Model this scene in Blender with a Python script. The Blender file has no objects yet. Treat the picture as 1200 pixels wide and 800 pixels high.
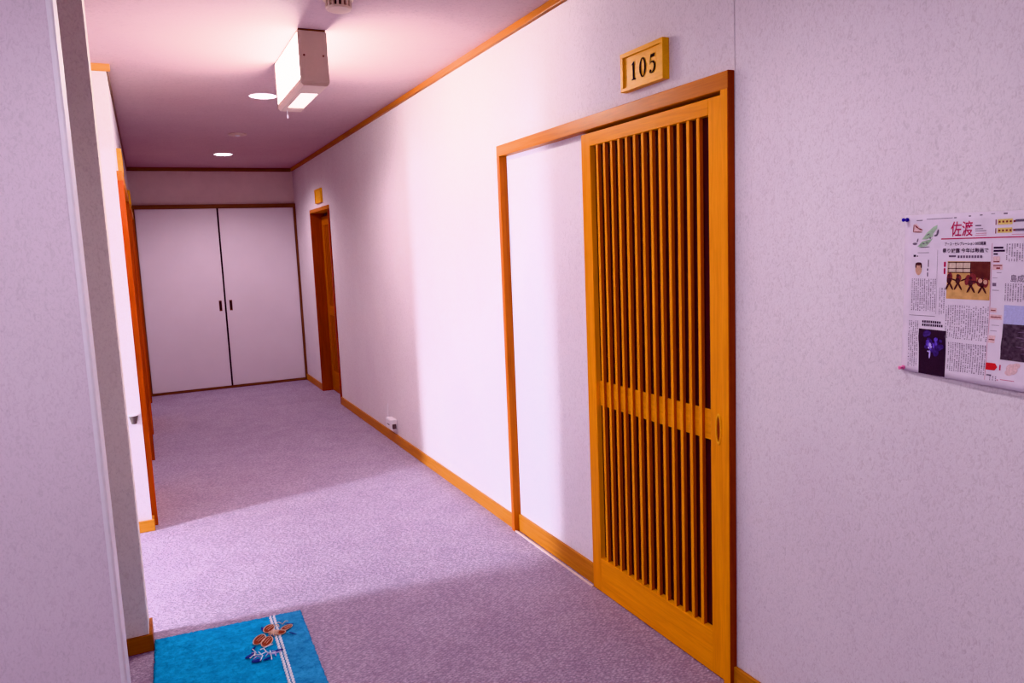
import bpy, bmesh, math, random
from mathutils import Vector, Matrix
random.seed(7)
S = bpy.context.scene
C = S.collection
R = math.radians
H = 2.449          # ceiling height
YF = 9.057         # far wall
XL = -1.703        # corridor face of the left wall

# ------------------------------------------------------------------ materials
def new_mat(name):
    m = bpy.data.materials.new(name); m.use_nodes = True
    nt = m.node_tree; b = nt.nodes['Principled BSDF']
    return m, nt, b
def N(nt, t, **kw):
    n = nt.nodes.new(t)
    for k, v in kw.items(): setattr(n, k, v)
    return n
def ramp(nt, stops):
    r = N(nt, 'ShaderNodeValToRGB'); cr = r.color_ramp
    while len(cr.elements) < len(stops): cr.elements.new(.5)
    for e, (p, c) in zip(cr.elements, stops):
        e.position = p; e.color = (*c, 1)
    return r
def coords(nt, scale=(1, 1, 1)):
    tc = N(nt, 'ShaderNodeTexCoord'); mp = N(nt, 'ShaderNodeMapping')
    mp.inputs['Scale'].default_value = scale
    nt.links.new(tc.outputs['Object'], mp.inputs['Vector'])
    return mp.outputs['Vector']
def noise(nt, vec, scale, detail=3, rough=.55, dist=0):
    n = N(nt, 'ShaderNodeTexNoise')
    n.inputs['Scale'].default_value = scale; n.inputs['Detail'].default_value = detail
    n.inputs['Roughness'].default_value = rough; n.inputs['Distortion'].default_value = dist
    nt.links.new(vec, n.inputs['Vector']); return n.outputs['Fac']
def bump(nt, b, h, strength, dist=.002):
    n = N(nt, 'ShaderNodeBump'); n.inputs['Strength'].default_value = strength
    n.inputs['Distance'].default_value = dist
    nt.links.new(h, n.inputs['Height']); nt.links.new(n.outputs['Normal'], b.inputs['Normal'])
def mixc(nt, fac, a, b_, mode='MIX'):
    n = N(nt, 'ShaderNodeMix', data_type='RGBA', blend_type=mode)
    for s, v in ((n.inputs[0], fac), (n.inputs[6], a), (n.inputs[7], b_)):
        if hasattr(v, 'links') or hasattr(v, 'is_linked'): nt.links.new(v, s)
        elif isinstance(v, (int, float)): s.default_value = v
        else: s.default_value = (*v, 1)
    return n.outputs[2]
def plain(name, col, rough=.5, metal=0, var=.06, scale=40, emit=None, est=0):
    m, nt, b = new_mat(name)
    f = noise(nt, coords(nt), scale)
    d = tuple(c * (1 - var) for c in col); l = tuple(min(1, c * (1 + var)) for c in col)
    r = ramp(nt, [(.3, d), (.7, l)]); nt.links.new(f, r.inputs[0])
    nt.links.new(r.outputs[0], b.inputs['Base Color'])
    b.inputs['Roughness'].default_value = rough; b.inputs['Metallic'].default_value = metal
    if emit:
        b.inputs['Emission Color'].default_value = (*emit, 1); b.inputs['Emission Strength'].default_value = est
    return m
def wallpaper(name, base, fleck, blotch=.05, scale=62, bs=.35):
    m, nt, b = new_mat(name); v = coords(nt, (1, 1, .6))
    f1 = noise(nt, v, scale, 5, .65, 1.6)
    f2 = noise(nt, v, scale * 2.6, 3, .6, .6)
    f3 = noise(nt, v, 2.2, 2)
    r1 = ramp(nt, [(.36, fleck), (.50, base)]); nt.links.new(f1, r1.inputs[0])
    r2 = ramp(nt, [(.30, (.88, .86, .88)), (.48, (1, 1, 1))]); nt.links.new(f2, r2.inputs[0])
    c = mixc(nt, .8, r1.outputs[0], r2.outputs[0], 'MULTIPLY')
    r3 = ramp(nt, [(.3, (1 - blotch, 1 - blotch * 1.5, 1 - blotch)), (.7, (1, 1, 1))]); nt.links.new(f3, r3.inputs[0])
    c = mixc(nt, 1.0, c, r3.outputs[0], 'MULTIPLY')
    nt.links.new(c, b.inputs['Base Color'])
    b.inputs['Roughness'].default_value = .78; b.inputs['Specular IOR Level'].default_value = .25
    bump(nt, b, f1, bs, .003)
    return m
def wood(name, dark, light, axis='z', rough=.33):
    sc = {'x': (2, 38, 38), 'y': (38, 2, 38), 'z': (38, 38, 2)}[axis]
    m, nt, b = new_mat(name); v = coords(nt, sc)
    f = noise(nt, v, 1.3, 5, .6, .8)
    r = ramp(nt, [(.25, dark), (.6, light), (.85, tuple(min(1, x * 1.06) for x in light))]); nt.links.new(f, r.inputs[0])
    f2 = noise(nt, coords(nt, tuple(x * 5 for x in sc)), 1.2, 2)
    r2 = ramp(nt, [(.3, (.93, .90, .86)), (.6, (1, 1, 1))]); nt.links.new(f2, r2.inputs[0])
    nt.links.new(mixc(nt, 1.0, r.outputs[0], r2.outputs[0], 'MULTIPLY'), b.inputs['Base Color'])
    b.inputs['Roughness'].default_value = rough; b.inputs['Specular IOR Level'].default_value = .12
    return m

WALL = wallpaper('wallpaper_lavender', (.80, .745, .79), (.70, .64, .68), scale=95, bs=.3)
WALLP = wallpaper('wallpaper_panel', (.82, .77, .83), (.74, .69, .75), scale=80, bs=.15)
WALLN = wallpaper('wallpaper_hall', (.76, .68, .76), (.69, .615, .69), scale=85, bs=.2)
WALLG = wallpaper('wallpaper_shaded', (.88, .81, .76), (.80, .73, .68), scale=60, bs=.15)
WALLF = plain('plaster_warm', (.76, .63, .62), .8, var=.03, scale=8)
CEIL = wallpaper('ceiling_paper', (.59, .44, .46), (.555, .41, .43), scale=30, bs=.12)
WHITE = plain('white_corner_bead', (.80, .77, .84), .5, var=.02)
DOORW = plain('painted_panel', (.74, .66, .74), .6, var=.02, scale=3)
BROWN = wood('brown_frame_wood', (.13, .06, .035), (.20, .10, .06), 'x')
BROWNZ = wood('brown_frame_wood_upright', (.13, .06, .035), (.20, .10, .06), 'z')
CROWN = wood('crown_wood', (.30, .09, .016), (.40, .13, .02), 'y')
OR_D, OR_L = (.70, .22, .009), (.87, .312, .013)
WZ = wood('cypress_upright', OR_D, OR_L, 'z'); WY = wood('cypress_lengthwise', OR_D, OR_L, 'y')
WX = wood('cypress_across', OR_D, OR_L, 'x')
RD_D, RD_L = (.36, .075, .012), (.52, .13, .016)
RZ = wood('casing_upright', RD_D, RD_L, 'z'); RY = wood('casing_lengthwise', (.42, .12, .02), (.60, .20, .03), 'y')
DEEPZ = wood('deep_red_wood_and_jamb_shade', (.18, .025, .008), (.30, .045, .010), 'z')
REDZ = wood('red_jamb_and_slat_shade', (.34, .050, .008), (.48, .080, .010), 'z')
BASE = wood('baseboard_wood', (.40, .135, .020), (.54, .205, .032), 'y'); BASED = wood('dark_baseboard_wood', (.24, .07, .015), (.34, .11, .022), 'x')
FARZ = wood('far_door_wood', (.24, .055, .008), (.40, .10, .010), 'z'); FARY = wood('far_door_rail_wood', (.26, .06, .008), (.42, .11, .010), 'y'); BASEX = wood('baseboard_wood_across', (.50, .19, .035), (.66, .28, .05), 'x')
PLATE = wood('plate_wood', (.80, .36, .03), (.90, .44, .045), 'y')
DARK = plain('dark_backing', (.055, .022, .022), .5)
BLACK = plain('black_paint', (.006, .004, .004), .95)
METALD = plain('dark_bronze', (.16, .06, .04), .5, .1)
STEEL = plain('grey_metal', (.13, .10, .09), .45, .2)
CAP = plain('lamp_enamel', (.62, .47, .40), .5, var=.02)
BEIGE = plain('beige_plastic', (.78, .62, .50), .5, var=.03)
WPLAS = plain('white_plastic', (.82, .78, .84), .4, var=.02)
GREYP = plain('grey_plastic', (.10, .08, .09), .5)
RAIL = plain('pale_rail', (.80, .64, .60), .4)
GLOW = plain('lit_diffuser', (.9, .9, .9), .5, emit=(1, .86, .80), est=88)
GLOWB = plain('lit_lens', (.9, .9, .9), .5, emit=(1, .88, .88), est=14)
GLOWD = plain('lit_downlight', (.9, .9, .9), .5, emit=(1, .97, 1), est=14)

# carpet
def carpet():
    m, nt, b = new_mat('loop_carpet'); v = coords(nt)
    mp = N(nt, 'ShaderNodeMapping'); mp.inputs['Rotation'].default_value = (0, 0, R(38)); mp.inputs['Scale'].default_value = (1, 1.9, 1)
    nt.links.new(v, mp.inputs['Vector'])
    vo = N(nt, 'ShaderNodeTexVoronoi'); vo.inputs['Scale'].default_value = 62; vo.inputs['Randomness'].default_value = .55
    nt.links.new(mp.outputs[0], vo.inputs['Vector'])
    f = noise(nt, v, 160, 3, .6)
    r1 = ramp(nt, [(.15, (.60, .50, .64)), (.62, (.37, .30, .40))]); nt.links.new(vo.outputs['Distance'], r1.inputs[0])
    r2 = ramp(nt, [(.32, (.70, .68, .72)), (.62, (1.0, 1.0, 1.0))]); nt.links.new(f, r2.inputs[0])
    c = mixc(nt, 1.0, r1.outputs[0], r2.outputs[0], 'MULTIPLY')
    r3 = ramp(nt, [(.35, (.92, .90, .93)), (.65, (1.0, 1.0, 1.0))]); nt.links.new(noise(nt, v, 5, 2), r3.inputs[0])
    c = mixc(nt, 1.0, c, r3.outputs[0], 'MULTIPLY')
    nt.links.new(c, b.inputs['Base Color']); b.inputs['Roughness'].default_value = .95
    b.inputs['Specular IOR Level'].default_value = .1
    mx = N(nt, 'ShaderNodeMath', operation='SUBTRACT'); nt.links.new(f, mx.inputs[0]); nt.links.new(vo.outputs['Distance'], mx.inputs[1])
    bump(nt, b, mx.outputs[0], .6, .006)
    return m
CARPET = carpet()
def pile(name, a, c):
    m, nt, b = new_mat(name); v = coords(nt)
    f = noise(nt, v, 55, 5, .7, .5); g = noise(nt, coords(nt, (1, 1.6, 1)), 16, 4)
    r1 = ramp(nt, [(.33, a), (.6, c)]); nt.links.new(f, r1.inputs[0])
    r2 = ramp(nt, [(.32, (.66, .70, .78)), (.6, (1, 1, 1))]); nt.links.new(g, r2.inputs[0])
    nt.links.new(mixc(nt, 1.0, r1.outputs[0], r2.outputs[0], 'MULTIPLY'), b.inputs['Base Color'])
    b.inputs['Roughness'].default_value = .95; b.inputs['Specular IOR Level'].default_value = .1
    bump(nt, b, f, .7, .006)
    return m
MATB = pile('mat_bright_blue', (.010, .215, .50), (.022, .385, .74))
MATD = pile('mat_deep_blue', (.025, .20, .46), (.06, .34, .64))
M_BROWN = plain('petal_brown', (.20, .035, .015), .9, var=.3, scale=120)
M_CREAM = plain('cream_thread', (.72, .48, .36), .9, var=.1, scale=150)
M_WHITE = plain('white_thread', (.80, .82, .90), .9, var=.15, scale=150)
M_LILAC = plain('lilac_thread', (.50, .46, .80), .9, var=.15, scale=150)
M_NAVY = plain('navy_thread', (.01, .035, .22), .9, var=.2, scale=150)

# ------------------------------------------------------------------ mesh tools
def add_box(bm, x0, x1, y0, y1, z0, z1, bev=0.0, seg=2):
    if x0 > x1: x0, x1 = x1, x0
    if y0 > y1: y0, y1 = y1, y0
    t = bmesh.new()
    bmesh.ops.create_cube(t, size=1)
    for v in t.verts:
        v.co = Vector((x0 + (v.co.x + .5) * (x1 - x0), y0 + (v.co.y + .5) * (y1 - y0), z0 + (v.co.z + .5) * (z1 - z0)))
    if bev > 0:
        bmesh.ops.bevel(t, geom=list(t.edges), offset=min(bev, .45 * min(x1 - x0, y1 - y0, z1 - z0)), segments=seg, affect='EDGES', profile=.6)
    merge(bm, t)
def merge(bm, t):
    me = bpy.data.meshes.new('tmp'); t.to_mesh(me); t.free()
    bm.from_mesh(me); bpy.data.meshes.remove(me)
def add_lathe(bm, prof, centre, n=32, axis='z', flip=1):
    rings = []
    for (r, z) in prof:
        ring = []
        for k in range(n):
            a = 2 * math.pi * k / n
            if axis == 'z': p = (r * math.cos(a), r * math.sin(a), z)
            elif axis == 'x': p = (z, r * math.cos(a), r * math.sin(a))
            else: p = (r * math.cos(a), z, r * math.sin(a))
            ring.append(bm.verts.new(Vector(centre) + Vector(p)))
        rings.append(ring)
    for a, b in zip(rings, rings[1:]):
        for k in range(n):
            bm.faces.new((a[k], a[(k + 1) % n], b[(k + 1) % n], b[k]))
    bm.faces.new(rings[0]); bm.faces.new(rings[-1])
def add_tube(bm, pts, r, n=8):
    pts = [Vector(p) for p in pts]; rings = []
    for i, p in enumerate(pts):
        d = (pts[min(i + 1, len(pts) - 1)] - pts[max(i - 1, 0)]).normalized()
        a = d.orthogonal().normalized(); b = d.cross(a)
        if rings:
            a = (pa - pa.dot(d) * d).normalized(); b = d.cross(a)
        pa = a
        rings.append([bm.verts.new(p + r * (math.cos(2 * math.pi * k / n) * a + math.sin(2 * math.pi * k / n) * b)) for k in range(n)])
    for a, b in zip(rings, rings[1:]):
        for k in range(n): bm.faces.new((a[k], a[(k + 1) % n], b[(k + 1) % n], b[k]))
    bm.faces.new(rings[0]); bm.faces.new(rings[-1])
def obj(name, bm, mat, parent=None, smooth=False):
    bmesh.ops.recalc_face_normals(bm, faces=bm.faces[:])
    me = bpy.data.meshes.new(name); bm.to_mesh(me); bm.free()
    me.materials.append(mat)
    o = bpy.data.objects.new(name, me); C.objects.link(o)
    if smooth:
        for p in me.polygons: p.use_smooth = True
        me.set_sharp_from_angle(angle=R(40))
    if parent:
        o.parent = parent; o.matrix_parent_inverse = parent.matrix_basis.inverted()
    return o
def box(name, mat, dims, parent=None, bev=.002):
    bm = bmesh.new(); add_box(bm, *dims, bev=bev); return obj(name, bm, mat, parent)
def thing(name, loc, label, cat, group=None, kind=None):
    o = bpy.data.objects.new(name, None); C.objects.link(o); o.location = loc
    o.empty_display_size = .05
    return tag(o, label, cat, group, kind)
def tag(o, label, cat, group=None, kind=None):
    o['label'] = label; o['category'] = cat
    if group: o['group'] = group
    if kind: o['kind'] = kind
    return o
def struct(name, mat, boxes, label, cat, bev=0):
    bm = bmesh.new()
    for b in boxes: add_box(bm, *b, bev=bev)
    return tag(obj(name, bm, mat), label, cat, kind='structure')

# ------------------------------------------------------------------ the shell
LOBX, LOBY = -3.6, -2.6
struct('floor', CARPET, [(-6.0, .3, LOBY - .1, YF + .3, -.10, 0)], 'mauve loop pile carpet covering the corridor floor', 'carpet')
struct('ceiling', CEIL, [(-6.0, .3, LOBY - .1, YF + .3, H, H + .1)], 'pinkish papered corridor ceiling', 'ceiling')
D1 = (1.80, 3.40, 1.925); D2 = (7.29, 8.14, 1.905)
T = .16
SEAM = 1.781
struct('wall_right', WALL, [
    (0, T, LOBY, SEAM - .0014, 0, H), (0, T, SEAM + .0014, D1[0], 0, H),
    (0, T, D1[0], D1[1], D1[2], H), (0, T, D1[1], D2[0], 0, H), (0, T, D2[0], D2[1], D2[2], H), (0, T, D2[1], YF, 0, H)],
    'lavender papered corridor wall with the lattice door and newspaper on it', 'wall')
struct('wall_right_unlit_room_sheet', DARK, [(T + .001, T + .05, LOBY, YF, 0, H)], 'dark sheet standing for the unlit room behind the lattice door', 'wall')  # darkness of the unlit room is put into this sheet's colour
box_p = struct('wall_right_panel', WALLP, [(.015, .06, 2.655, 3.40, 0, D1[2])], 'pale papered wall panel inside the lattice door frame', 'wall')
struct('wall_far', WALLF, [(XL - .2, .0, YF, YF + .12, 0, H)], 'warm plaster end wall above the white closet doors', 'wall')
L1 = (4.55, 6.08, 1.92); L2 = (7.02, 8.62, 1.92)
struct('wall_left', WALL, [
    (XL - .13, XL, 4.449, L1[0], 0, H), (XL - .13, XL, L1[0], L1[1], L1[2], H), (XL - .13, XL, L1[1], L2[0], 0, H),
    (XL - .13, XL, L2[0], L2[1], L2[2], H), (XL - .13, XL, L2[1], YF, 0, H), (-5.6, XL - .13, 4.449, 4.60, 0, H),
    (XL - .20, XL - .14, 4.6, YF, 0, H)],
    'white papered wall on the left with its end facing the camera', 'wall')
# stub wall in shade
struct('wall_left_middle', WALLG, [(-5.6, -1.722, 3.04, 3.17, 0, H)], 'grey shaded end of the partition between the two openings', 'wall', bev=.004)
struct('wall_left_alcove', WALLG, [(-3.0, -2.9, 2.22, 3.04, 0, H)], 'back wall of the narrow shaded opening', 'wall')
# near wall, with bullnosed corner bead
YN = 2.10
struct('wall_left_front', WALLN, [(LOBX, -1.762, YN, YN + .12, 0, H)], 'large lavender papered wall nearest the camera at the left', 'wall')
bm = bmesh.new()
r_ = .009; cx, cy = -1.757, YN + r_ - .0015
prof = [(-1.7625, YN - .0015)] + [(cx + r_ * math.sin(a), cy - r_ * math.cos(a)) for a in [R(x) for x in range(0, 91, 10)]] + [(cx + r_, YN + .12), (-1.7625, YN + .12)]
lo = [bm.verts.new((x, y, 0)) for x, y in prof]; hi = [bm.verts.new((x, y, H)) for x, y in prof]
for i in range(len(prof)):
    j = (i + 1) % len(prof); bm.faces.new((lo[i], lo[j], hi[j], hi[i]))
bm.faces.new(lo); bm.faces.new(hi)
tag(obj('trim_corner', bm, WHITE, smooth=True), 'pale rounded corner bead on the edge of the nearest wall', 'trim', kind='structure')
# hall around the camera and side passage
struct('wall_rear', WALLN, [(LOBX, 0, LOBY - .1, LOBY, 0, H)], 'wall behind the camera', 'wall')
struct('wall_hall_left', WALLN, [(LOBX - .1, LOBX, LOBY, YN + .12, 0, H)], 'left wall of the entrance hall', 'wall')
struct('wall_passage_end', WALL, [(-5.75, -5.6, 3.17, 3.22, 0, H), (-5.75, -5.6, 3.86, 4.45, 0, H), (-5.75, -5.6, 3.22, 3.86, 2.3, H)],
       'end wall of the side passage around its tall window', 'wall')
bm = bmesh.new()
for b in [(-5.70, -5.64, 3.22, 3.26, 0, 2.3), (-5.70, -5.64, 3.82, 3.86, 0, 2.3), (-5.70, -5.64, 3.22, 3.86, 2.26, 2.3), (-5.70, -5.64, 3.22, 3.86, 0, .06)]: add_box(bm, *b)
struct('wall_passage_light_block', WALL, [(-2.0, -1.86, 3.17, 4.449, 2.02, H)], 'unseen block added across the side passage to cut the daylight', 'wall')  # unseen, added to keep window daylight off the upper right wall
tag(obj('window_1', bm, BROWNZ), 'tall narrow window frame at the end of the side passage', 'window', kind='structure')

# baseboards
struct('baseboard_right', BASE, [(-.012, 0, LOBY, 1.784, 0, .074), (-.012, 0, 3.417, 7.275, 0, .074), (-.012, 0, 8.155, YF, 0, .07)],
       'narrow orange wooden baseboard along the right wall', 'baseboard', bev=.002)
struct('baseboard_panel', BASE, [(.002, .015, 2.645, 3.386, 0, .088)], 'orange baseboard below the pale panel in the door frame', 'baseboard', bev=.002)
struct('trim_threshold', RAIL, [(-.021, -.013, 2.642, 3.40, 0, .007)], 'pale thin floor rail below the pale wall panel', 'trim', bev=.001)
struct('baseboard_left', BASEX, [(-5.6, XL + .012, 4.437, 4.449, 0, .062), (XL, XL + .012, 4.449, 4.525, 0, .062)],
       'short orange baseboard at the foot of the white wall end', 'baseboard', bev=.002)
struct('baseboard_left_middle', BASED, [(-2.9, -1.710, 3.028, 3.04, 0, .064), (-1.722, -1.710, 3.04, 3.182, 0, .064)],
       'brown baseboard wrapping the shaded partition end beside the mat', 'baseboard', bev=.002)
struct('baseboard_left_side', BASE, [(XL, XL + .012, 6.13, 6.97, 0, .062), (XL, XL + .012, 8.67, YF, 0, .062)],
       'orange baseboard along the far left wall', 'baseboard', bev=.002)
# crown strips
struct('trim_crown_right', CROWN, [(-.022, 0, LOBY, YF - .02, H - .032, H)], 'wooden crown strip along the right wall', 'trim', bev=.002)
struct('trim_crown_far', BROWN, [(XL, -.022, YF - .022, YF, H - .036, H)], 'dark brown crown strip on the end wall', 'trim', bev=.002)
struct('trim_crown_left', BASEX, [(-5.6, XL + .02, 4.429, 4.449, H - .034, H)],
       'orange crown strip capping the white wall end', 'trim', bev=.002)

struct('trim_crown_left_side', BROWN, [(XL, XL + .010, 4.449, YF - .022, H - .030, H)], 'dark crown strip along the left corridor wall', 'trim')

# ------------------------------------------------------------------ lattice doors
def lattice_door(n, xw, s, ya, yb, dsl, label, top=1.878, nb=13, full=True):
    """sliding door on the wall plane xw; s = outward direction; ya<yb span of the leaf; dsl = leaf centre offset"""
    root = thing('door_%d' % n, (xw, (ya + yb) / 2, 0), label, 'door', kind='structure')
    def X(d): return xw + s * (d + dsl)
    def part(name, mat, d0, d1, y0, y1, z0, z1, bev=.002):
        return box(name, mat, (X(d0), X(d1), y0, y1, z0, z1), root, bev)
    part('stile', WZ, -.013, .012, ya, ya + .068, .004, top); part('stile', WZ, -.013, .012, yb - .064, yb, .004, top)
    a, b = ya + .068, yb - .064
    part('top_rail', WY, -.013, .012, a, b, top - .050, top)
    part('bottom_rail', WY, -.013, .012, a, b, .004, .152)
    part('middle_rail', WY, -.010, -.003, a, b, .800, .900, .001)
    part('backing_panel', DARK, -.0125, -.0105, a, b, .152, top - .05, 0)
    w = (b - a)
    for k in range(nb):
        y = a + w * (k + 1) / (nb + 1) + .004
        sl = part('slat', WZ, -.0060, .009, y - .0077, y + .0077, .152, top - .05, .0025)
        sl.data.materials.append(REDZ)          # shade on the slat sides, put into the colour as deeper red
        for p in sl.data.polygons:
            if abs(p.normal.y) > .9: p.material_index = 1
    # finger pull in the near stile
    bm = bmesh.new(); yc, zc = ya + .030, .848
    def ring(ry, rz, d): return [bm.verts.new((X(d), yc + ry * math.cos(t), zc + rz * math.sin(t))) for t in [2 * math.pi * k / 28 for k in range(28)]]
    o1, o2, o3 = ring(.014, .052, .0121), ring(.0125, .049, .0155), ring(.009, .043, .0155)
    o4 = ring(.008, .041, .0124)
    for p, q in ((o1, o2), (o2, o3), (o3, o4)):
        for k in range(28): bm.faces.new((p[k], p[(k + 1) % 28], q[(k + 1) % 28], q[k]))
    fp = obj('finger_pull', bm, PLATE, root, True)
    bm = bmesh.new(); o = [bm.verts.new((X(.0126), yc + .0085 * math.cos(t), zc + .042 * math.sin(t))) for t in [2 * math.pi * k / 28 for k in range(28)]]
    bm.faces.new(o); obj('pull_recess', bm, DEEPZ, fp)
    return root
lattice_door(1, 0, -1, 1.818, 2.642, 0, 'tall orange wooden lattice sliding door beneath the 105 plate')
# its casing (fixed to the wall)
c = thing('trim_casing', (0, 2.6, 0), 'orange wooden casing around the lattice door and pale panel', 'trim', kind='structure')
box('head', RY, (-.025, .06, 1.784, 3.417, 1.888, 1.940), c, .003)
box('jamb', WZ, (-.025, .06, 1.787, 1.817, 0, 1.8885), c, .002)
box('jamb_shade_strip', DEEPZ, (-.0245, .0, 1.783, 1.7875, 0, 1.940), c, .001)  # dark red strip: shade of the jamb's near side put into colour
box('jamb', RZ, (-.025, .06, 3.387, 3.417, 0, 1.8885), c, .003)

# far door on the right wall, recessed
c = thing('trim_casing_far', (0, 7.7, 0), 'thin wooden casing of the recessed door at the far right', 'trim', kind='structure')
box('head', RY, (-.012, .13, 7.27, 8.16, 1.885, 1.92), c)
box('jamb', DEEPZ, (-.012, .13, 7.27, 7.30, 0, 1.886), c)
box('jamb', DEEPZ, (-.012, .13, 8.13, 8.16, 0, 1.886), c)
d = thing('door_2', (.1, 7.7, 0), 'dark red-brown wooden door recessed in the far right wall', 'door', kind='structure')
for y0, y1 in ((7.30, 7.39), (8.04, 8.13)): box('stile', FARZ, (.10, .125, y0, y1, .003, 1.85), d)
box('top_rail', FARY, (.10, .125, 7.39, 8.04, 1.76, 1.85), d)
box('middle_rail', FARY, (.10, .125, 7.39, 8.04, .82, .92), d)
box('bottom_rail', FARY, (.10, .125, 7.39, 8.04, .003, .22), d)
box('door_panel', DEEPZ, (.108, .118, 7.385, 8.045, .2, 1.78), d, 0)
bm = bmesh.new()
for k in range(11):
    y = 7.39 + .65 * (k + 1) / 12; add_box(bm, .102, .108, y - .008, y + .008, .22, 1.76)
obj('slats', bm, FARZ, d)
box('finger_pull', PLATE, (.0985, .1, 7.335, 7.352, .80, .90), d, 0)

# left wall doors
for i, (n, a, b, lab, lc) in enumerate(((5, L1[0], L1[1], 'orange lattice door nearest on the left wall, seen edge on', 'red-brown casing of the nearer door on the left wall'),
                                   (6, L2[0], L2[1], 'orange lattice door farther down the left wall, seen edge on', 'red-brown casing of the farther door on the left wall'))):
    struct('wall_left_panel' + ('_far' if i else ''), WALLP, [(XL - .06, XL - .016, (a + b) / 2 + .03, b, 0, 1.92)], 'pale panel in the %s left door frame' % ('farther' if i else 'nearer'), 'wall')
    lattice_door(n, XL, 1, a + .012, a + .80, 0, lab, top=1.872)
    c = thing('trim_casing_left' + ('_far' if i else ''), (XL, (a + b) / 2, 0), lc, 'trim', kind='structure')
    box('head', RY, (XL - .06, XL + .028, a - .022, b + .022, 1.882, 1.932), c, .003)
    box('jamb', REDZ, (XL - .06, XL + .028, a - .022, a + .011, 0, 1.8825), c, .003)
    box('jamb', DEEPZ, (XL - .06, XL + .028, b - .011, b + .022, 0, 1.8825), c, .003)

# closet doors at the end
for n, x0, x1, px, side in ((3, XL + .038, -.8515, -.895, 'left'), (4, -.8345, -.026, -.785, 'right')):
    d = thing('door_%d' % n, ((x0 + x1) / 2, YF, 0), 'plain whitish %s closet door at the corridor end' % side, 'door', kind='structure')
    yo = YF - .030 if n == 3 else YF - .026
    box('door_panel', DOORW, (x0, x1, yo, YF - .004, .027, 2.008), d, .002)
    bm = bmesh.new(); add_box(bm, px - .015, px + .015, yo - .004, yo + .002, .876, .994, .002)
    p = obj('finger_pull', bm, METALD, d)
    box('pull_recess', BLACK, (px - .009, px + .009, yo - .0045, yo - .0035, .888, .982), p, 0)
c = thing('trim_closet_frame', (-.85, YF, 0), 'dark brown frame around the white closet doors', 'trim', kind='structure')
box('head', BROWN, (XL, 0, YF - .040, YF, 2.010, 2.052), c)
box('jamb', BROWNZ, (XL, XL + .036, YF - .040, YF, 0, 2.0105), c)
box('jamb', BROWNZ, (-.024, 0, YF - .040, YF, 0, 2.0105), c)
box('sill', BROWN, (XL + .036, -.024, YF - .040, YF, 0, .026), c)
box('meeting_gap', BLACK, (-.8518, -.8342, YF - .0315, YF - .005, .026, 2.010), c, 0)

# ------------------------------------------------------------------ number plates
def strip(bm, pts, ws, f):
    L = []; Rr = []
    for i, p in enumerate(pts):
        p = Vector(p); q0 = Vector(pts[max(i - 1, 0)]); q1 = Vector(pts[min(i + 1, len(pts) - 1)])
        t = (q1 - q0).normalized(); nn = Vector((-t.y, t.x)) * ws[i] / 2
        L.append(bm.verts.new(f(p + nn))); Rr.append(bm.verts.new(f(p - nn)))
    for i in range(len(pts) - 1): bm.faces.new((L[i], L[i + 1], Rr[i + 1], Rr[i]))
def poly(bm, pts, f): bm.faces.new([bm.verts.new(f(Vector(p))) for p in pts])
def number_plate(xw, s, yc, z0, z1, w, th, label, digits=False):
    """wooden plate with a raised rim"""
    root = thing('room_number_plate', (xw, yc, z0), label, 'sign', 'room number plates')
    y0, y1 = yc - w / 2, yc + w / 2
    X = lambda d: xw + s * d
    box('plate_board', PLATE, (X(0), X(th * .72), y0, y1, z0, z1), root, .001)
    bm = bmesh.new(); rw = .016
    add_box(bm, X(th * .7), X(th), y0, y1, z1 - rw, z1, .0015); add_box(bm, X(th * .7), X(th), y0, y1, z0, z0 + rw * .8, .0015)
    add_box(bm, X(th * .7), X(th), y0, y0 + rw, z0 + rw * .8, z1 - rw, .0015); add_box(bm, X(th * .7), X(th), y1 - rw, y1, z0 + rw * .8, z1 - rw, .0015)
    obj('rim', bm, PLATE, root)
    if digits:
        xd = X(th * .72 + .0016)
        def F(oy): return lambda p: Vector((xd, oy - p.x, 2.011 + p.y))
        h = .062
        bm = bmesh.new(); f = F(2.277)      # 1
        poly(bm, [(.0095, .003), (.0205, .003), (.0205, h), (.0165, h), (.0095, h - .008)], f)
        poly(bm, [(.003, h - .012), (.011, h - .0085), (.0165, h), (.0150, h), (.003, h - .0095)], f)
        poly(bm, [(.002, 0), (.029, 0), (.029, .0025), (.020, .006), (.011, .006), (.002, .0025)], f)
        obj('digit', bm, BLACK, root)
        bm = bmesh.new(); f = F(2.228); n = 40   # 0
        o = [bm.verts.new(f(Vector((.0195 + .0195 * math.cos(2 * math.pi * k / n), h / 2 + (h / 2 + .001) * math.sin(2 * math.pi * k / n))))) for k in range(n)]
        i_ = [bm.verts.new(f(Vector((.0195 + .0088 * math.cos(2 * math.pi * k / n), h / 2 + (h / 2 - .003) * math.sin(2 * math.pi * k / n))))) for k in range(n)]
        for k in range(n): bm.faces.new((o[k], o[(k + 1) % n], i_[(k + 1) % n], i_[k]))
        obj('digit', bm, BLACK, root)
        bm = bmesh.new(); f = F(2.172)      # 5
        poly(bm, [(.008, h - .011), (.030, h - .010), (.034, h + .002), (.031, h), (.008, h)], f)
        poly(bm, [(.0045, .030), (.0075, .030), (.0105, h - .004), (.0075, h - .004)], f)
        pts = [(.006, .031), (.011, .0365), (.018, .038), (.026, .035), (.0305, .028), (.0305, .019), (.027, .010), (.020, .004), (.012, .002), (.007, .003)]
        strip(bm, pts, [.0015, .003, .005, .008, .010, .0105, .009, .006, .0035, .002], f)
        add = [(.007 + .0055 * math.cos(t), .008 + .0062 * math.sin(t)) for t in [2 * math.pi * k / 16 for k in range(16)]]
        poly(bm, add, f)
        obj('digit', bm, BLACK, root)
    return root
number_plate(0, -1, 2.212, 1.980, 2.111, .246, .027, 'orange wooden plate reading 105 above the lattice door', True)
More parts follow.
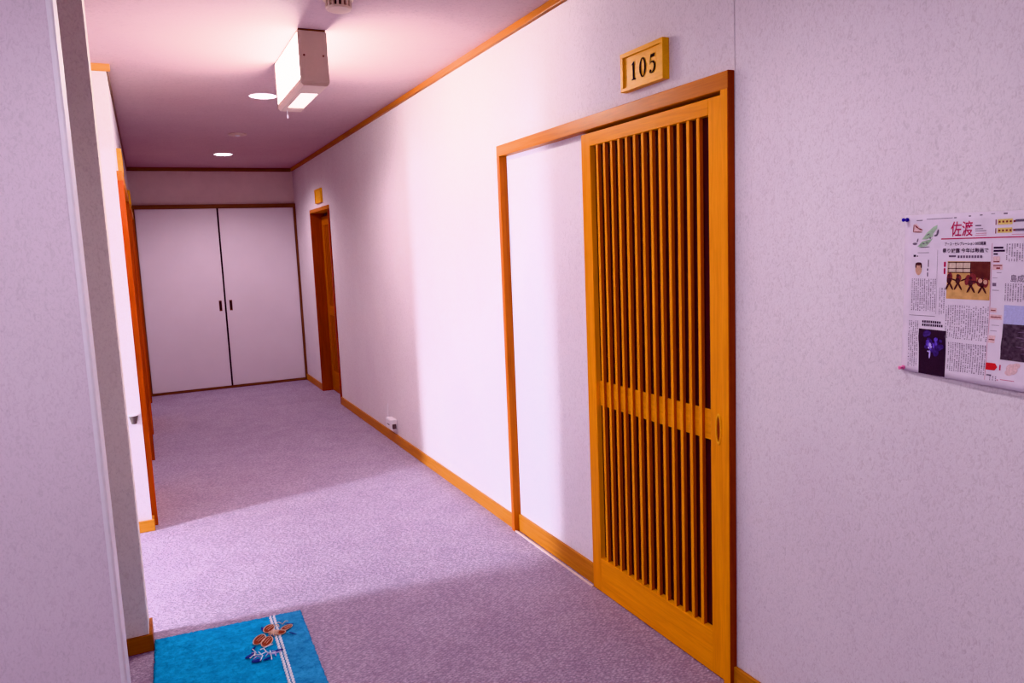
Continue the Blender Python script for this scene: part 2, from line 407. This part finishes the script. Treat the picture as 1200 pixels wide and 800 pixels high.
number_plate(0, -1, 7.665, 1.962, 2.100, .28, .020, 'small wooden plate above the far right recessed door')
number_plate(XL, 1, 5.17, 1.975, 2.115, .246, .024, 'orange wooden plate over the nearer left door, seen edge on')
number_plate(XL, 1, 7.95, 1.975, 2.110, .246, .024, 'small wooden plate over the farther left door near the closet')

# ------------------------------------------------------------------ ceiling fittings
lx0, lx1, ly0, ly1, lz = -.914, -.785, 3.53, 4.19, 2.205
L = thing('ceiling_lamp', ((lx0 + lx1) / 2, (ly0 + ly1) / 2, H), 'boxy ceiling lamp with glowing side panels and pull cord', 'lamp')
box('mounting_plate', BROWN, (lx0 + .004, lx1 - .004, ly0 + .004, ly1 - .004, H - .008, H), L, .001)
box('end_cap', CAP, (lx0, lx1, ly0, ly0 + .022, lz + .014, H - .008), L, .003)
box('end_cap', CAP, (lx0, lx1, ly1 - .022, ly1, lz + .014, H - .008), L, .003)
for xa, xb in ((lx0 + .002, lx0 + .008), (lx1 - .008, lx1 - .002)):
    box('diffuser', GLOW, (xa, xb, ly0 + .022, ly1 - .022, lz + .03, H - .012), L, 0)
bm = bmesh.new()   # lower tray with a window and chamfered flanks
wx0, wx1, wy0, wy1 = -.880, -.803, 3.715, 4.08
for b in ((lx0 + .012, wx0, ly0 + .006, ly1 - .006), (wx1, lx1 - .012, ly0 + .006, ly1 - .006), (wx0, wx1, ly0 + .006, wy0), (wx0, wx1, wy1, ly1 - .006)):
    add_box(bm, b[0], b[1], b[2], b[3], lz, lz + .014)
for xa, xb in ((lx0, lx0 + .012), (lx1, lx1 - .012)):
    pr = [(xa, lz + .014), (xa, lz + .032), (xb, lz + .032), (xb, lz)]
    q0 = [bm.verts.new((x, ly0 + .006, z)) for x, z in pr]; q1 = [bm.verts.new((x, ly1 - .006, z)) for x, z in pr]
    for i in range(4): bm.faces.new((q0[i], q0[(i + 1) % 4], q1[(i + 1) % 4], q1[i]))
    bm.faces.new(q0); bm.faces.new(q1)
obj('bottom_tray', bm, CAP, L)
box('bottom_lens', GLOWB, (wx0, wx1, wy0, wy1, lz + .003, lz + .010), L, 0)
box('core', CAP, (lx0 + .05, lx1 - .05, ly0 + .022, ly1 - .022, lz + .05, H - .01), L, 0)
for px in (lx0 + .022, lx1 - .022):
    bm = bmesh.new(); add_lathe(bm, [(.0048, 0), (.0048, -.002), (.003, -.004)], (px, ly0, 2.335), 14, 'y')
    obj('screw', bm, METALD, L)
bm = bmesh.new(); add_tube(bm, [(-.872, 4.155, lz), (-.872, 4.155, lz - .022)], .0016)
pc = obj('pull_cord', bm, WPLAS, L)
bm = bmesh.new(); add_lathe(bm, [(.002, 0), (.004, -.006), (.0045, -.018), (.002, -.021)], (-.872, 4.155, lz - .020), 12)
obj('cord_knob', bm, WPLAS, pc, True)

def downlight(xc, yc, r, label):
    d = thing('downlight', (xc, yc, H), label, 'light', 'recessed ceiling downlights')
    bm = bmesh.new(); n = 40
    prof = [(r * 1.06, 0), (r * 1.06, -.003), (r * .98, -.005), (r * .96, -.001)]
    rings = [[bm.verts.new((xc + q * math.cos(2 * math.pi * k / n), yc + q * math.sin(2 * math.pi * k / n), H + z)) for k in range(n)] for q, z in prof]
    for a, b in zip(rings, rings[1:]):
        for k in range(n): bm.faces.new((a[k], a[(k + 1) % n], b[(k + 1) % n], b[k]))
    obj('trim_ring', bm, WPLAS, d, True)
    bm = bmesh.new(); bm.faces.new([bm.verts.new((xc + .97 * r * math.cos(2 * math.pi * k / n), yc + .97 * r * math.sin(2 * math.pi * k / n), H - .0025)) for k in range(n)])
    obj('lit_lens', bm, GLOWD, d)
downlight(-.857, 5.035, .083, 'round glowing downlight just behind the boxy ceiling lamp')
downlight(-.844, 7.87, .083, 'round glowing downlight farther down, nearest the closet doors')

s = thing('smoke_detector', (-.838, 3.075, H), 'beige round slotted smoke detector in front of the boxy lamp', 'detector')
c0 = (-.838, 3.075, H)
bm = bmesh.new(); add_lathe(bm, [(.060, 0), (.060, -.012), (.055, -.015)], c0); obj('base', bm, BEIGE, s, True)
bm = bmesh.new(); add_lathe(bm, [(.036, -.014), (.036, -.044)], c0); obj('sensor_core', bm, BLACK, s, True)
bm = bmesh.new(); add_lathe(bm, [(.050, -.041), (.047, -.049), (.034, -.054), (.012, -.055)], c0); obj('cover', bm, BEIGE, s, True)
bm = bmesh.new()
for k in range(16):
    a = 2 * math.pi * (k + .3) / 16; t = bmesh.new(); add_box(t, .040, .051, -.0046, .0046, -.043, -.013)
    bmesh.ops.transform(t, matrix=Matrix.Translation(c0) @ Matrix.Rotation(a, 4, 'Z'), verts=t.verts); merge(bm, t)
obj('slotted_ring', bm, BEIGE, s)

s = thing('sprinkler_cover', (-.846, 6.605, H), 'flat pale round ceiling fitting between the two downlights', 'ceiling fitting')
bm = bmesh.new(); add_lathe(bm, [(.074, 0), (.074, -.006), (.066, -.010), (.03, -.011)], (-.846, 6.605, H)); obj('cover_plate', bm, CAP, s, True)
bm = bmesh.new(); add_lathe(bm, [(.020, -.0105), (.019, -.016), (.012, -.018)], (-.846, 6.605, H)); obj('centre_cap', bm, WPLAS, s, True)

# ------------------------------------------------------------------ outlet box on the right wall
o = thing('wall_outlet_box', (0, 5.54, .12), 'small white outlet box with upright wire low on the right wall', 'outlet')
box('box_body', WPLAS, (-.045, 0, 5.46, 5.60, .112, .192), o, .005)
box('face_cover', WPLAS, (-.049, -.044, 5.468, 5.592, .118, .186), o, .002)
box('socket', GREYP, (-.0497, -.0487, 5.50, 5.56, .146, .153), o, 0)
box('side_plug', GREYP, (-.040, -.012, 5.440, 5.461, .125, .160), o, .003)
bm = bmesh.new(); add_tube(bm, [(-.03, 5.59, .19), (-.03, 5.592, .22), (-.024, 5.594, .30)], .0028); obj('upright_wire', bm, WPLAS, o, True)

# ------------------------------------------------------------------ small grey bracket on the white wall end
b_ = thing('wall_bracket', (-1.738, 4.449, .60), 'small tapered grey fitting on the white wall end', 'bracket')
bm = bmesh.new(); n = 16; zt, zb = .645, .600
def half(z, r): return [bm.verts.new((-1.740 + r * math.cos(math.pi + math.pi * k / n), 4.449 + 1.3 * r * math.sin(math.pi + math.pi * k / n), z)) for k in range(n + 1)]
a, c = half(zt, .024), half(zb, .013)
for k in range(n): bm.faces.new((a[k], a[k + 1], c[k + 1], c[k]))
bm.faces.new(c); bm.faces.new(a); bm.faces.new((a[0], c[0], c[n], a[n]))
obj('cup', bm, STEEL, b_, True)
bm = bmesh.new(); a, c = half(zt + .006, .026), half(zt + .0002, .026)
for k in range(n): bm.faces.new((a[k], a[k + 1], c[k + 1], c[k]))
bm.faces.new(a); bm.faces.new(c); bm.faces.new((a[0], c[0], c[n], a[n]))
obj('rim', bm, WPLAS, b_, True)

# ------------------------------------------------------------------ newspaper
NY, NZ = 1.2055, 1.4855
def surf(u, v, lift=0.0):
    d = .0035 + .011 * max(0, (v - .18) / .19) ** 2 * min(1, .25 + max(u, 0) / .25) + .0022 * math.exp(-((v - .281) / .012) ** 2)
    return Vector((-(d + lift), NY - u, NZ - v))
news = thing('newspaper', surf(.0, .0), 'colour newspaper page with red masthead pinned on the right wall', 'newspaper')
def quadgrid(bm, c4, lift, n=6, m=None):
    m = m or n; (a, b, c, d) = [Vector(p) for p in c4]   # TL TR BR BL
    g = [[bm.verts.new(surf(*((a.lerp(b, i / n)).lerp(d.lerp(c, i / n), j / m)), lift)) for i in range(n + 1)] for j in range(m + 1)]
    for j in range(m):
        for i in range(n): bm.faces.new((g[j][i], g[j][i + 1], g[j + 1][i + 1], g[j + 1][i]))
def rect(u0, v0, u1, v1): return [(u0, v0), (u1, v0), (u1, v1), (u0, v1)]
def ink(name, col, var=.1, sc=300): return plain(name, col, .8, var=var, scale=sc)
PAPER = ink('newsprint', (.74, .66, .77), .04, 30); INK = ink('black_ink', (.035, .025, .045)); GREYI = ink('grey_ink', (.17, .13, .19))
REDI = ink('red_ink', (.50, .03, .10)); REDB = ink('bright_red_ink', (.62, .03, .03)); GREENI = ink('green_ink', (.36, .50, .36), .25, 90)
YEL = ink('yellow_ink', (.72, .55, .18)); TAN = ink('tan_ink', (.62, .36, .14), .15, 60); DBR = ink('dark_brown_ink', (.07, .03, .03), .4, 120)
SKYI = ink('sky_ink', (.44, .45, .72)); SEAI = ink('sea_ink', (.075, .060, .075), .6, 110); NIGHT = ink('night_ink', (.022, .012, .022), .3)
VIO = ink('violet_ink', (.13, .08, .50), .5, 160); LAV = ink('pale_violet_ink', (.55, .45, .90)); SKIN = ink('skin_ink', (.60, .36, .26)); PINKI = ink('pale_pink_ink', (.72, .50, .52), .15)
WIN = ink('pale_window_ink', (.60, .48, .38), .2, 100); CURT = ink('brown_ink', (.12, .04, .03), .3, 60); DVIO = ink('dusky_violet_ink', (.05, .03, .16), .5, 160); MAR = ink('maroon_ink', (.22, .05, .05), .3)
bm = bmesh.new(); quadgrid(bm, [(-.0045, -.001), (.41, .004), (.41, .376), (-.0045, .3635)], 0, 24, 24)
sheet = obj('sheet', bm, PAPER, news, True)
sol = sheet.modifiers.new('thick', 'SOLIDIFY'); sol.thickness = .0008; sol.offset = -1
def patch(name, mat, quads, lift=.0006, n=4, parent=news, label=None):
    bm = bmesh.new()
    for q in quads: quadgrid(bm, q, lift, n)
    o = obj(name, bm, mat, parent)
    if label: o['label'] = label
    return o
def blobs(name, mat, items, lift, parent):
    bm = bmesh.new()
    for (u, v, ru, rv, rot) in items:
        ps = []
        for k in range(14):
            a = 2 * math.pi * k / 14; x, y = ru * math.cos(a), rv * math.sin(a)
            ps.append(bm.verts.new(surf(u + x * math.cos(rot) - y * math.sin(rot), v + x * math.sin(rot) + y * math.cos(rot), lift)))
        bm.faces.new(ps)
    return obj(name, bm, mat, parent)
def words(name, text, mat, u0, v0, u1, v1, lift=.0008, parent=news, bold=0):
    cu = bpy.data.curves.new('t', 'FONT'); cu.body = text; cu.size = 1; cu.offset = bold; cu.resolution_u = 3
    ob = bpy.data.objects.new('t', cu); C.objects.link(ob)
    dg = bpy.context.evaluated_depsgraph_get(); dg.update()
    me = bpy.data.meshes.new_from_object(ob.evaluated_get(dg))
    bpy.data.objects.remove(ob); bpy.data.curves.remove(cu)
    xs = [v.co.x for v in me.vertices]; ys = [v.co.y for v in me.vertices]
    if not xs: return None
    for v in me.vertices:
        fu = (v.co.x - min(xs)) / (max(xs) - min(xs)); fv = (max(ys) - v.co.y) / (max(ys) - min(ys))
        v.co = surf(u0 + fu * (u1 - u0), v0 + fv * (v1 - v0), lift)
    me.name = name; me.materials.clear(); me.materials.append(mat)
    o = bpy.data.objects.new(name, me); C.objects.link(o)
    o.parent = parent; o.matrix_parent_inverse = parent.matrix_basis.inverted()
    return o
def columns(u0, v0, u1, v1, step=.0052, w=.0026, ch=.0034):
    q = []; u = u1 - w
    while u > u0:
        v = v0
        while v < v1 - ch:
            k = random.randint(2, 4)
            for _ in range(k):
                if v < v1 - ch and random.random() > .12:
                    ww = w * random.uniform(.5, 1.0); q.append(rect(u + (w - ww) / 2, v, u + (w + ww) / 2, v + ch * random.uniform(.45, .8)))
                v += ch
            if random.random() < .12: v += ch
        u -= step
    return q
mast = words('masthead_lettering', '佐渡', REDI, .1085, .0185, .158, .0515, bold=.008)
patch('masthead_rule', REDI, [rect(.0865, .0550, .41, .0572)], n=8)
patch('masthead_notes', GREYI, [rect(.163, .0285, .176, .0312), rect(.163, .036, .180, .0375), rect(.163, .0405, .187, .0418), rect(.05, .010, .112, .0112), rect(.115, .0095, .121, .0118), rect(.148, .0075, .153, .0100), rect(.172, .0068, .178, .009), rect(.196, .006, .204, .0072), rect(.222, .006, .230, .009), rect(.025, .0115, .040, .0135)], n=1)
patch('masthead_red_notes', REDI, [rect(.165, .046, .188, .0468), rect(.163, .050, .188, .0507), rect(.240, .0505, .30, .0512)], n=1)
words('headline_first', 'アース・セレブレーション20日開幕', INK, .0955, .0635, .1875, .0715, bold=.012)
words('headline_second', '祭り披露 今年は動画で', INK, .0905, .0772, .1935, .0872, bold=.012)
patch('headline_third', GREYI, [rect(.1055, .0925, .122, .0965)] + [rect(.126 + k * .0062, .0930, .126 + k * .0062 + .0042, .0985) for k in range(9)], n=1)
# island map and small picture
bm = bmesh.new()
for pts in ([(.0395, .0560), (.052, .0405), (.067, .0285), (.0770, .0245), (.0755, .0330), (.0665, .0440), (.066, .0500), (.052, .0560)],
            [(.0285, .0720), (.040, .0610), (.056, .0570), (.066, .0545), (.0585, .0640), (.052, .0705), (.040, .0735)]):
    bm.faces.new([bm.verts.new(surf(u, v, .0006)) for u, v in pts])
obj('island_map', bm, GREENI, news)
patch('small_photograph', PINKI, [[(.017, .0215), (.0245, .0190), (.0415, .0375), (.0165, .0390)]], n=2)
blobs('small_photograph_subject', MAR, [(.026, .0270, .0065, .0016, .7), (.0355, .0325, .006, .0016, .35), (.029, .0388, .012, .0012, .05), (.0185, .030, .0012, .009, .1)], .0008, news)
blobs('map_icons', GREYI, [(.0775, .0415, .0022, .0075, .25), (.0735, .0475, .0045, .0018, -.3), (.0225, .0655, .0060, .0028, 0), (.0290, .0580, .0016, .0050, .3), (.046, .0735, .014, .0010, -.05), (.044, .0655, .003, .0014, 0), (.052, .0640, .003, .0014, 0), (.0545, .0450, .0045, .0012, -.5), (.060, .0530, .0022, .0022, 0)], .0008, news)
# small interview column at the left
patch('column_title', INK, [rect(.0195, .0905, .0255, .0955), rect(.0275, .0925, .031, .0950)], n=1)
patch('column_rule', GREYI, [rect(.030, .0855, .058, .0866), rect(.0785, .080, .0790, .225), rect(.012, .2300, .077, .2310)], n=4)
pt = blobs('portrait_photograph', SKIN, [(.0330, .1235, .0082, .0140, 0)], .0006, news)
blobs('portrait_hair', DBR, [(.0330, .1115, .0080, .0036, 0), (.0262, .1165, .0016, .005, 0), (.0398, .1165, .0016, .005, 0)], .0008, pt)
patch('name_notes', GREYI, [rect(.056, .102, .058, .118), rect(.054, .122, .057, .127), rect(.0545, .131, .057, .140)], n=1)
# article text
TXT = patch('article_text', GREYI, columns(.1005, .2025, .1985, .2780) + columns(.1105, .285, .1985, .352) + columns(.014, .1455, .0765, .2220) + columns(.0830, .165, .0985, .228) + columns(.008, .243, .036, .352)
      + columns(.229, .070, .29, .108) + columns(.229, .152, .29, .190) + columns(.205, .348, .225, .360, .006) + columns(.30, .07, .405, .36), n=1)
TXT['kind'] = 'stuff'
STUFFN = ('masthead_notes', 'masthead_red_notes', 'headline_third', 'column_title', 'column_rule', 'name_notes', 'section_label', 'night_caption', 'weather_icons', 'weather_bars', 'side_titles', 'side_notes', 'side_sketches', 'region_notes', 'map_icons', 'wave_crests', 'dancers', 'dancer_clothes', 'firework_haze', 'firework_glow', 'firework_burst')
patch('section_label', REDI, [rect(.0945, .107, .0990, .118), rect(.0945, .121, .0985, .134)], n=1)
# gymnasium photograph
ph = patch('dance_photograph', TAN, [[(.1035, .1055), (.1985, .1065), (.1990, .1885), (.1018, .1885)]], n=6, label='colour photograph of dancers in a hall')
patch('hall_windows', WIN, [rect(.1045, .1075, .155, .1300)], .0008, 3, ph)
patch('window_bars', DBR, [rect(.1045, .1072, .155, .1090), rect(.1045, .1205, .155, .1222), rect(.1045, .1290, .160, .1312)] + [rect(.106 + k * .0165, .107, .1072 + k * .0165, .131) for k in range(4)], .0010, 2, ph)
patch('dark_curtain', CURT, [[(.155, .1065), (.1983, .1065), (.1985, .146), (.155, .138)]], .0009, 3, ph)
blobs('dancer_clothes', MAR, [(.109, .1420, .0065, .012, .1), (.130, .142, .0060, .008, 0), (.150, .146, .006, .012, .2), (.162, .143, .008, .012, -.2), (.178, .1500, .008, .010, 0), (.190, .152, .006, .010, .1)], .0011, ph)
fig = []
for (u, v) in ((.108, .152), (.128, .152), (.157, .157), (.182, .158)):
    fig += [(u - .003, v + .008, .0022, .010, .5), (u + .005, v + .008, .0022, .010, -.5), (u, v - .004, .0055, .007, 0), (u, v - .0150, .0035, .0035, 0)]
blobs('dancers', DBR, fig + [(.119, .146, .0080, .0016, .3), (.141, .146, .008, .0016, -.4), (.168, .150, .009, .0018, .2)], .0013, ph)
blobs('drum_skins', SKIN, [(.1785, .1475, .0045, .0050, 0), (.1895, .1500, .0045, .0050, 0)], .0015, ph)
# night photograph
patch('night_caption', INK, [rect(.046 + k * .0052, .2410, .0496 + k * .0052, .2462) for k in range(9)] + [rect(.046 + k * .0052, .2485, .0496 + k * .0052, .2540) for k in range(10)], n=1)
fw = patch('firework_photograph', NIGHT, [[(.0385, .2605), (.1060, .2615), (.1085, .3655), (.0425, .3640)]], n=12, label='dark photograph of a violet firework')
random.seed(3)
blobs('firework_haze', DVIO, [(.070 + random.gauss(0, .013), .294 + random.gauss(0, .011), random.uniform(.004, .009), random.uniform(.003, .007), random.uniform(0, 3)) for _ in range(16)], .0010, fw)
blobs('firework_glow', VIO, [(.069 + random.gauss(0, .007), .296 + random.gauss(0, .007), random.uniform(.003, .006), random.uniform(.002, .005), random.uniform(0, 3)) for _ in range(12)], .0013, fw)
blobs('firework_burst', LAV, [(.069, .296, .0032, .0050, 0), (.066, .303, .0025, .0018, .4), (.072, .301, .0015, .0030, .3), (.0690, .3180, .0020, .0095, .04), (.066, .3115, .0038, .0018, .2)], .0017, fw)
# weather strip, side column, sea photograph
for q in (rect(.2105, .0185, .2405, .0300), rect(.2105, .0365, .2405, .0470)): patch('weather_panel', YEL, [q], n=1)
patch('weather_icons', MAR, [rect(.2125 + k * .0075, .022, .2165 + k * .0075, .026) for k in range(5)] + [rect(.2125 + k * .0075, .040, .2165 + k * .0075, .044) for k in range(5)] + [rect(.206, .019, .208, .030), rect(.206, .037, .208, .048)], .0009, 1)
patch('weather_bars', GREYI, [rect(.246, .0205, .29, .0255), rect(.246, .0395, .29, .0445)], n=1)
patch('column_divider', REDI, [rect(.2003, .068, .2009, .358)], n=8)
patch('side_titles', INK, [rect(.2040, .0755, .2240, .0795), rect(.2040, .0820, .2275, .0860), rect(.2040, .0890, .2130, .0920)], n=1)
for q in [rect(.2035, .0955, .2180, .1085), rect(.2030, .1120, .2240, .1235), rect(.2020, .2040, .2150, .2130), rect(.2020, .2180, .2270, .2280), rect(.2020, .262, .216, .278)]: patch('side_tint', PINKI, [q], n=1)
patch('side_notes', MAR, [rect(.2045, .1055, .2170, .1075), rect(.2045, .1135, .2230, .1155), rect(.2110, .1185, .2190, .1215), rect(.2030, .2080, .2130, .2100), rect(.2030, .2220, .2250, .2240), rect(.203, .270, .215, .272)], .0009, 1)
patch('side_sketches', GREYI, [rect(.212, .129, .222, .1300), rect(.204, .140, .214, .1408), rect(.204, .151, .212, .158), rect(.204, .166, .218, .167), rect(.206, .240, .222, .2408), rect(.204, .252, .218, .2528), rect(.2035, .345, .214, .348)], n=1)
bm = bmesh.new(); bm.faces.new([bm.verts.new(surf(u, v, .0008)) for u, v in ((.2005, .3205), (.2200, .3205), (.2250, .328), (.2200, .3355), (.2005, .3355))])
obj('red_arrow', bm, REDB, news)
words('side_headline', '島成', GREYI, .2415, .1330, .2680, .1485)
sea = patch('sea_photograph', SEAI, [[(.2300, .2360), (.345, .2360), (.345, .3130), (.2290, .3110)]], n=8, label='photograph of a rough dark sea under pale sky')
patch('sky', SKYI, [[(.2305, .1965), (.345, .1975), (.345, .2360), (.2300, .2360)]], .0006, 6, sea)
blobs('wave_crests', GREYI, [(.236 + random.random() * .10, .243 + random.random() * .06, .010, .0011, random.uniform(-.2, .2)) for _ in range(16)], .0010, sea)
blobs('region_map', PINKI, [(.255, .329, .012, .011, .3), (.262, .322, .010, .006, -.4), (.249, .337, .008, .006, 0)], .0007, news)
patch('region_notes', REDI, [rect(.2290, .3225, .2320, .3340), rect(.226, .354, .229, .3555), rect(.233, .3525, .262, .3535)], n=1)

for ch in list(news.children) + [g for c_ in news.children for g in c_.children]:
    if ch.name.split('.')[0] in STUFFN: ch['kind'] = 'stuff'
# pins
def pin(u, v, mat, label):
    t = thing('push_pin', surf(u, v), label, 'push pin', 'push pins')
    p = surf(u, v)
    bm = bmesh.new(); add_lathe(bm, [(.0048, -.0012), (.0048, -.0035), (.0030, -.0055), (.0030, -.0120), (.0042, -.0140), (.0042, -.0155), (.003, -.0165)], p, 18, 'x'); obj('pin_head', bm, mat, t, True)
    bm = bmesh.new(); add_tube(bm, [p + Vector((-.002, 0, 0)), p + Vector((.012, 0, 0))], .0006); obj('pin_point', bm, STEEL, t)
pin(.0020, .0095, plain('blue_pin', (.008, .008, .35), .3), 'blue push pin in the top left corner of the newspaper')
pin(.0025, .3560, plain('pink_pin', (.85, .22, .45), .3), 'pink push pin in the bottom left corner of the newspaper')

# ------------------------------------------------------------------ door mat
A = Vector((-1.707, 3.098)); B = Vector((-1.165, 3.057)); dv = Vector((-.022, -1)).normalized() * .86
def mpt(s, t): return A.lerp(B, s) + dv * t      # s across 0..1, t along 0..1
mat_root = thing('door_mat', (*mpt(.5, .5), 0), 'bright blue entrance mat with white cord stripe and brown flower', 'mat')
def slab(s0, s1, n, m, zt):
    bm = bmesh.new()
    ng = [[None] * (n + 1) for _ in range(m + 1)]
    for j in range(m + 1):
        for i in range(n + 1):
            p = mpt(s0 + (s1 - s0) * i / n, j / m)
            e = (j in (0, m)) or (i == 0 and s0 == 0) or (i == n and s1 == 1)
            jx = random.uniform(-.0022, .0022); 
            ng[j][i] = bm.verts.new((p.x + jx, p.y + random.uniform(-.0022, .0022), zt - (.004 if e else 0) + random.uniform(-.0012, .0012)))
    for j in range(m):
        for i in range(n): bm.faces.new((ng[j][i], ng[j][i + 1], ng[j + 1][i + 1], ng[j + 1][i]))
    edge = [ng[0][i] for i in range(n + 1)] + [ng[j][n] for j in range(1, m + 1)] + [ng[m][i] for i in range(n - 1, -1, -1)] + [ng[j][0] for j in range(m - 1, 0, -1)]
    low = [bm.verts.new((v.co.x, v.co.y, .0005)) for v in edge]
    for k in range(len(edge)): bm.faces.new((edge[k], edge[(k + 1) % len(edge)], low[(k + 1) % len(edge)], low[k]))
    return bm
ZT = .011; SC = .790
obj('pile', slab(0, SC, 90, 180, ZT), MATB, mat_root, True)
o = obj('border_band', slab(SC, 1, 26, 180, ZT), MATD, mat_root, True); o['label'] = 'deeper blue band'
for k, ds in enumerate((-.011, .014)):
    bm = bmesh.new(); n = 300
    pts = []
    for i in range(n + 1):
        p = mpt(SC + ds + .004 * math.sin(i * .9), .012 + i / n * .976); pts.append((p.x, p.y, ZT + .0005))
    add_tube(bm, pts, .0042, 6)
    o = obj('cord', bm, M_WHITE, mat_root); o['label'] = 'white twisted cord'
# motif drawn in its own units, then laid on the mat
U0 = Vector((-1.300, 2.893))
EX = Vector((.00000, 0)); 
def mo(px, py):
    """motif units -> mat plane (fitted to the mat's weave)"""
    dx, dy = (px - 450) / 8.9, (py - 340) / 8.9
    return Vector((U0.x + .00362 * dx + .00062 * dy, U0.y + .0009 * dx * -1 * -1 - .0064 * dy))
ZM = ZT + .0058
def ell(bm, px, py, rx, ry, rot, z):
    vs = []
    for k in range(22):
        a = 2 * math.pi * k / 22; x, y = rx * math.cos(a), ry * math.sin(a)
        p = mo(px + x * math.cos(rot) - y * math.sin(rot), py + x * math.sin(rot) + y * math.cos(rot)); vs.append(bm.verts.new((p.x, p.y, z)))
    c = mo(px, py); top = bm.verts.new((c.x, c.y, z + .0018))
    for k in range(22): bm.faces.new((vs[k], vs[(k + 1) % 22], top))
petals = [(328, 345, 62, 33, -.45), (378, 395, 58, 34, -.55), (452, 265, 52, 32, -.35), (596, 322, 52, 19, -.12), (525, 350, 40, 22, .25)]
for (px, py, rx, ry, rot) in petals:
    bm = bmesh.new(); ell(bm, px, py, rx, ry, rot, ZM); pe = obj('petal', bm, M_BROWN, mat_root)
    bm = bmesh.new(); pts = []
    for k in range(25):
        a = 2 * math.pi * k / 24; x, y = rx * 1.1 * math.cos(a), ry * 1.15 * math.sin(a)
        p = mo(px + x * math.cos(rot) - y * math.sin(rot), py + x * math.sin(rot) + y * math.cos(rot)); pts.append((p.x, p.y, ZM))
    add_tube(bm, pts, .0019, 5)
    for off in (-.25, .3):
        q = []
        for k in range(5):
            x = rx * (-.85 + 1.7 * k / 4); y = off * ry
            p = mo(px + x * math.cos(rot) - y * math.sin(rot), py + x * math.sin(rot) + y * math.cos(rot)); q.append((p.x, p.y, ZM + .0014))
        if rx > 50: add_tube(bm, q[1:], .0010, 5)
    obj('petal_outline', bm, M_CREAM, pe)
bm = bmesh.new()
for k in range(11):
    a = 2 * math.pi * k / 11 + .2; p, q = mo(465, 335), mo(465 + 48 * math.cos(a), 335 + 34 * math.sin(a))
    add_tube(bm, [(p.x, p.y, ZM + .004), ((p.x + q.x) / 2, (p.y + q.y) / 2, ZM + .005), (q.x, q.y, ZM + .002)], .0024, 5)
obj('flower_centre', bm, M_CREAM, mat_root)
bm = bmesh.new()
for q in ([(540, 240), (560, 235), (575, 262)], [(520, 250), (545, 265), (540, 290)], [(575, 275), (620, 250), (640, 262)]):
    add_tube(bm, [(*mo(*p), ZM + .001) for p in q], .0015, 5)
obj('tendril', bm, M_CREAM, mat_root)
for (px, py, rx, ry, rot) in ((200, 470, 55, 16, -.15), (225, 540, 45, 18, .2), (310, 560, 40, 10, 0), (420, 520, 50, 12, .1), (640, 290, 45, 7, .4), (615, 400, 40, 7, .8), (250, 410, 26, 10, -.5), (400, 240, 12, 26, .2)):
    bm = bmesh.new(); ell(bm, px, py, rx, ry, rot, ZM - .0016); obj('navy_leaf', bm, M_NAVY, mat_root)
def twigs(name, m, qs, r):
    for q in qs:
        bm = bmesh.new(); add_tube(bm, [(*mo(*p), ZM + .001) for p in q], r, 5); obj(name, bm, m, mat_root)
twigs('white_twig', M_WHITE, ([(180, 500), (230, 480), (275, 505), (330, 495)], [(235, 420), (245, 455), (225, 495)], [(270, 470), (285, 520), (250, 560)], [(320, 455), (330, 500), (355, 530), (400, 535)], [(360, 500), (345, 560), (335, 590)], [(290, 455), (340, 450), (410, 445)]), .0021)
twigs('lilac_twig', M_LILAC, ([(300, 540), (330, 520), (380, 545), (440, 540)], [(205, 520), (240, 505), (262, 530)], [(375, 510), (395, 530), (380, 570)], [(215, 455), (250, 470)]), .0024)

# ------------------------------------------------------------------ lights
def area(name, loc, rot, sx, sy, energy, col, spread=180):
    l = bpy.data.lights.new(name, 'AREA'); l.shape = 'RECTANGLE'; l.size = sx; l.size_y = sy
    l.energy = energy; l.color = col; l.spread = R(spread)
    o = bpy.data.objects.new(name, l); C.objects.link(o); o.location = loc; o.rotation_euler = rot; return o
# daylight through the tall window of the side passage, aimed along +x
area('window_daylight', (-5.62, 3.54, 1.62), (0, R(-68), 0), .9, .40, 170, (.83, .87, 1.0), 110)
# hall fill: added soft area lights, above left of the camera and behind it
area('hall_ceiling_fill', (-2.7, .75, 2.42), (0, R(-22), 0), 1.2, 1.2, 50, (.97, .85, .98))
area('hall_rear_fill', (-1.6, -2.3, 1.9), (R(78), 0, 0), 1.6, 1.0, 7, (.95, .85, .95))
def spot(name, loc, energy, size, col):
    l = bpy.data.lights.new(name, 'SPOT'); l.energy = energy; l.spot_size = R(size); l.spot_blend = .8; l.color = col; l.shadow_soft_size = .06
    o = bpy.data.objects.new(name, l); C.objects.link(o); o.location = loc
spot('stub_wall_fill_spot', (-1.05, 1.45, H - .02), 52, 165, (.98, .87, .98))  # added unseen spot, brightens the stub wall and the door from above
spot('downlight_beam', (-.857, 5.035, H - .02), 75, 155, (1, .80, .88))
spot('downlight_beam', (-.844, 7.87, H - .02), 100, 155, (1, .80, .90))
w = bpy.data.worlds.new('World'); S.world = w; w.use_nodes = True
w.node_tree.nodes['Background'].inputs[0].default_value = (.9, .85, 1, 1)
w.node_tree.nodes['Background'].inputs[1].default_value = .3
S.view_settings.view_transform = 'Khronos PBR Neutral'
S.view_settings.look = 'None'
S.view_settings.exposure = -.02
S.cycles.sample_clamp_indirect = 4

# ------------------------------------------------------------------ camera
cam = bpy.data.cameras.new('Camera'); cam.sensor_width = 36; cam.lens = 886.28 / 1200 * 36
cam.clip_start = .05
co = bpy.data.objects.new('Camera', cam); C.objects.link(co)
r = Vector((.89979293, -.4344172, -.04067408)); u = Vector((.09003019, .09364059, .99152711)); f = Vector((.42692769, .89583097, -.12336781))
m = Matrix((( r.x, u.x, -f.x, -1.6097), (r.y, u.y, -f.y, 0), (r.z, u.z, -f.z, 1.45), (0, 0, 0, 1)))
co.matrix_world = m
S.camera = co
